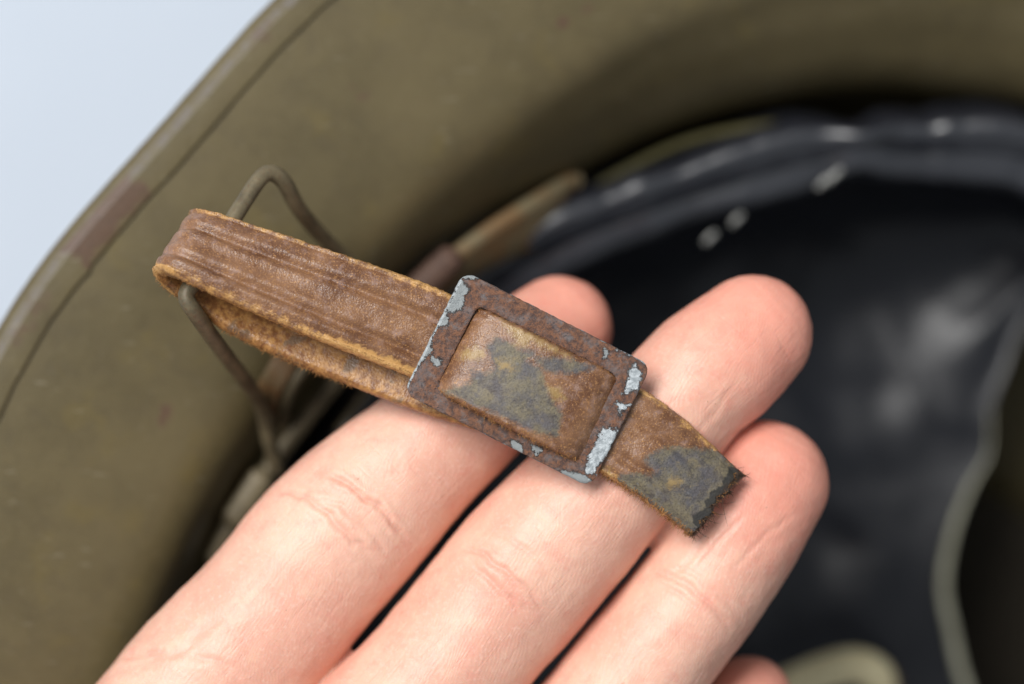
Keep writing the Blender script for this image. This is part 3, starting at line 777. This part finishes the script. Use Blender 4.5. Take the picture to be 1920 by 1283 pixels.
dullp = [z2([(285, 110), (320, 150), (290, 170), (290, 220), (240, 240), (225, 220), (260, 170)]), z2([(215, 240), (225, 290), (190, 300), (180, 280)]), z2([(150, 350), (155, 400), (100, 470), (90, 470)]), z2([(165, 440), (195, 450), (180, 475)]), z2([(505, 800), (545, 810), (545, 880), (515, 850)]),
         z2([(595, 820), (635, 830), (610, 850)]), z2([(720, 930), (800, 940), (840, 970), (850, 1000), (800, 1005), (745, 975)]), z2([(905, 400), (915, 420), (900, 440)]), z2([(285, 75), (345, 65), (380, 90), (300, 95)]), z2([(640, 925), (690, 945), (670, 950)])]
zb, zd = patches(q, bright, 17), patches(q, dullp, 16)
ed_ = np.minimum(np.minimum(xy[:, 0], 394 - xy[:, 0]), np.minimum(xy[:, 1], 256 - xy[:, 1]))
edge_l = np.maximum(sstep(9, 2, xy[:, 0]) * .68, sstep(4.5, .5, ed_) * .50)
zinc = np.maximum(np.maximum(zb * 1.08, zd * 1.38), edge_l)
dull = np.where(zb > zd, 0.0, 1.0) * np.where(edge_l > .5, .4, 1)
F = grid_faces(len(lay), nb_, cu=True, cv=True)
fq = F[20 * nb_ + 50]; nf = np.cross(P[fq[1]] - P[fq[0]], P[fq[3]] - P[fq[0]])
if nf[2] < 0: F = F[:, ::-1]
mesh_obj('buckle', P, F, MT['buckle'], strap, dict(zinc=zinc, dull=dull), label='rusty rectangular slide buckle with bare zinc patches')

# ------------------------------------------------------------------ hand
FI = {
 'index': [(-640, 2560, 7, 200, 14), (-250, 2090, 2, 215, 14), (30, 1750, -5, 205, 13), (250, 1480, -10, 186, 11), (390, 1284, -12.5, 160, 9.9), (508, 1156, -13, 155, 9.3), (608, 1032, -13, 154, 9.2), (699, 938, -13.2, 147, 8.9),
           (777, 863, -13.8, 134, 8.2), (870, 775, -14.8, 125, 7.6), (960, 690, -17, 114, 7.1), (1012, 645, -19.5, 108, 6.7), (1050, 612, -21.5, 100, 6.2)],
 'middle': [(-520, 2680, 7, 200, 14), (0, 2180, 2, 215, 14.5), (300, 1860, -4, 205, 14), (540, 1585, -9, 180, 11.3), (726, 1372, -10.8, 151, 10), (855, 1228, -11.5, 145, 9.6), (987, 1066, -11.6, 147, 9.3), (1076, 973, -11.5, 141, 8.8),
            (1190, 850, -11.0, 131, 8.1), (1284, 736, -11.2, 122, 7.8), (1350, 680, -11.8, 122, 7.6), (1412, 625, -13, 112, 6.9)],
 'ring': [(-400, 2800, 7, 190, 13.5), (180, 2300, 2, 210, 14.5), (540, 1990, -4, 200, 14), (800, 1750, -9, 178, 11.5), (960, 1575, -11, 155, 10), (1110, 1375, -12.3, 134, 8.9), (1200, 1255, -12.9, 124, 8.4), (1294, 1134, -13, 121, 8.2),
          (1370, 1015, -13.2, 123, 8.2), (1405, 958, -13.6, 121, 8), (1438, 903, -14.6, 117, 7.2)],
 'little': [(-280, 2900, 7, 180, 13), (300, 2430, 2, 190, 13.5), (680, 2150, -5, 180, 12.5), (920, 1950, -10, 150, 10), (1080, 1775, -14, 122, 8.5), (1220, 1585, -18, 108, 7.7), (1325, 1430, -21, 98, 7.1), (1398, 1322, -23, 88, 6.3)],
 'thumb': [(-520, 2600, 6, 170, 13), (-640, 2250, 9, 190, 14), (-700, 1950, 12, 165, 12), (-690, 1680, 14, 150, 10.5), (-640, 1470, 15, 150, 10), (-590, 1340, 14, 138, 8.6)],
 'wrist': [(-2500, 4650, 44, 500, 33), (-1750, 3930, 32, 400, 27), (-1080, 3290, 21, 335, 22), (-640, 2830, 12, 360, 17), (-480, 2640, 9, 400, 16)],
}
parts = []; axes = {}
for fid, (nm, st) in enumerate(FI.items()):
    b = np.array([np.r_[px(u, v, z), hwp * PX * (DC - z) / DC, hh] for u, v, z, hwp, hh in st])
    A = catmull(b, 110)
    P, F = tube(A[:, :3], A[:, 3], A[:, 4], seg=40, power=1.0)
    parts.append((P, F)); axes[nm] = A
# palm slab between the metacarpals
b = np.array([np.r_[px(u, v, z), hwp * PX, hh] for u, v, z, hwp, hh in [(-430, 2650, 8, 420, 13), (-60, 2280, 3, 560, 14), (240, 1990, -3, 600, 13), (420, 1800, -6.5, 540, 11)]])
A = catmull(b, 60); P, F = tube(A[:, :3], A[:, 3], A[:, 4], seg=40, power=.7); parts.append((P, F))
P, F = join(parts)
tmp = bpy.data.meshes.new('tmp'); tmp.from_pydata((P * MM).tolist(), [], F); tmp.update()
to = bpy.data.objects.new('tmp', tmp); sc.collection.objects.link(to)
md = to.modifiers.new('r', 'REMESH'); md.mode = 'VOXEL'; md.voxel_size = 0.27 * MM; md.use_smooth_shade = True
ms = to.modifiers.new('s', 'SMOOTH'); ms.factor = .5; ms.iterations = 10
dg = bpy.context.evaluated_depsgraph_get(); dg.update()
em = bpy.data.meshes.new_from_object(to.evaluated_get(dg))
bpy.data.objects.remove(to); bpy.data.meshes.remove(tmp)
nv = len(em.vertices)
V = np.empty(nv * 3, np.float32); em.vertices.foreach_get('co', V); V = V.reshape(-1, 3).astype(float) / MM
NV = np.empty(nv * 3, np.float32); em.vertex_normals.foreach_get('vector', NV); NV = NV.reshape(-1, 3)
# finger coordinates: along (mm), across (mm)
best = np.full(nv, 1e9); fing = np.zeros((nv, 3)); tipd = np.full(nv, 99.0)
for fid, nm in enumerate(['index', 'middle', 'ring', 'little', 'thumb']):
    A = axes[nm]; C = A[:, :3]; Ls = np.r_[0, np.cumsum(np.linalg.norm(np.diff(C, axis=0), axis=1))]
    T_, S_, N_ = frames(C)
    for s0 in range(0, nv, 60000):
        sl = slice(s0, min(nv, s0 + 60000))
        D = ((V[sl][:, None, :2] - C[None, :, :2]) ** 2).sum(-1) + .6 * (V[sl][:, None, 2] - C[None, :, 2]) ** 2
        j = D.argmin(1); d = np.sqrt(D[np.arange(len(j)), j]) / A[j, 3]
        rel = V[sl] - C[j]
        al_ = Ls[j] + (rel * T_[j]).sum(1); ac = (rel * S_[j]).sum(1)
        bm = d < best[sl]
        fing[sl] = np.where(bm[:, None], np.stack([al_ + 1000 * 0, ac, np.full(len(j), fid * 13.0)], 1), fing[sl])
        tipd[sl] = np.where(bm, Ls[-1] + A[-1, 3] - al_, tipd[sl])
        best[sl] = np.minimum(best[sl], d)
q = to_px(V); face = sstep(.15, .5, NV[:, 2])
# flexion creases, traced as lines across the pads: points, depth mm, width px
z7b = lambda pts: [(x / 2.2588 + 150, y / 2.2588 + 740) for x, y in pts]
z8 = lambda pts: [(x / 1.6386 + 900, y / 1.6386 + 500) for x, y in pts]
CR = [(z7b([(1020, 325), (1100, 360), (1170, 410), (1260, 470), (1340, 560), (1400, 640)]), .50, 7), (z7b([(815, 402), (900, 415), (960, 440), (1040, 490), (1100, 560), (1160, 620), (1260, 690)]), .42, 9),
      (z7b([(960, 430), (1100, 470), (1210, 560), (1300, 680), (1330, 720)]), .20, 6), (z7b([(1080, 560), (1120, 600)]), .3, 9),
      (z7b([(1580, 640), (1680, 660), (1760, 720), (1830, 780), (1920, 850), (1990, 930)]), .36, 8), (z7b([(1640, 700), (1730, 780), (1810, 860), (1900, 930)]), .36, 8), (z7b([(1700, 560), (1820, 610), (1930, 690), (2020, 790)]), .16, 6),
      (z8([(505, 915), (570, 945), (650, 985), (730, 1060), (790, 1130)]), .34, 8), (z8([(520, 940), (600, 1000), (700, 1075)]), .18, 7), (z8([(540, 890), (660, 950), (760, 1030), (810, 1090)]), .14, 6),
      (z8([(560, 980), (640, 900), (720, 800)]), .14, 6), (z8([(640, 960), (720, 860), (830, 740)]), .12, 6), (z8([(760, 960), (860, 840), (980, 750)]), .10, 6), (z8([(700, 900), (790, 780)]), .10, 5),
      (z8([(480, 250), (560, 300)]), .1, 6), (z8([(640, 540), (740, 420), (800, 330)]), .08, 6), (z8([(720, 560), (860, 460), (960, 350)]), .10, 6), (z8([(700, 360), (760, 420)]), .06, 6),
      (z7b([(-40, 1130), (120, 1120), (280, 1100), (420, 1080)]), .35, 11), (z7b([(100, 1190), (260, 1140), (420, 1100), (520, 1000), (650, 920)]), .22, 12), (z7b([(420, 1100), (560, 1120), (700, 1200)]), .2, 12)]
disp = np.zeros(nv); crease = np.zeros(nv); red = np.zeros(nv)
vis = (q[:, 0] > -100) & (q[:, 0] < 2020) & (q[:, 1] > -100) & (q[:, 1] < 1400) & (NV[:, 2] > 0)
vi = np.where(vis)[0]; qv = q[vi] + np.stack([fnoise(np.c_[q[vi] * .03, 0 * vi], 2), fnoise(np.c_[q[vi] * .03, 9 + 0 * vi], 2)], 1) * 7
for pl, dep, wd in CR:
    wd = max(4.2, wd * .6); dep = dep * .72
    d = line_dist(qv, pl); f_ = np.exp(-(d / wd) ** 2)
    pe = np.asarray(pl); ends_d = np.minimum(np.linalg.norm(qv - pe[0], axis=1), np.linalg.norm(qv - pe[-1], axis=1))
    fade = sstep(0, 45, ends_d)
    disp[vi] += (-dep * f_ + dep * .38 * np.exp(-((d - wd * 2.6) / (wd * 1.5)) ** 2)) * face[vi] * fade
    crease[vi] = np.maximum(crease[vi], f_ * face[vi] * fade * min(1, dep / .4))
    red[vi] = np.maximum(red[vi], .32 * np.exp(-(d / (wd * 5)) ** 2) * min(1, dep / .4))
disp += fnoise(V * .075, 2) * .5 + fnoise(V * .35, 2) * .10
V = V + NV * disp[:, None]
# pinker pads towards the tips
red = np.maximum(red, sstep(26, 6, tipd) * 1.0)
polys = np.empty(len(em.loops), np.int32); em.loops.foreach_get('vertex_index', polys)
tot = np.empty(len(em.polygons), np.int32); em.polygons.foreach_get('loop_total', tot)
if (tot == 4).all(): faces = polys.reshape(-1, 4)
else:
    faces = [list(p.vertices) for p in em.polygons]
mesh_obj('person', V, faces, MT['skin'], None, dict(fing=fing, red=red, crease=crease),
         label='bare left hand, palm up, holding the leather strap and buckle across its fingers', category='hand')
bpy.data.meshes.remove(em)
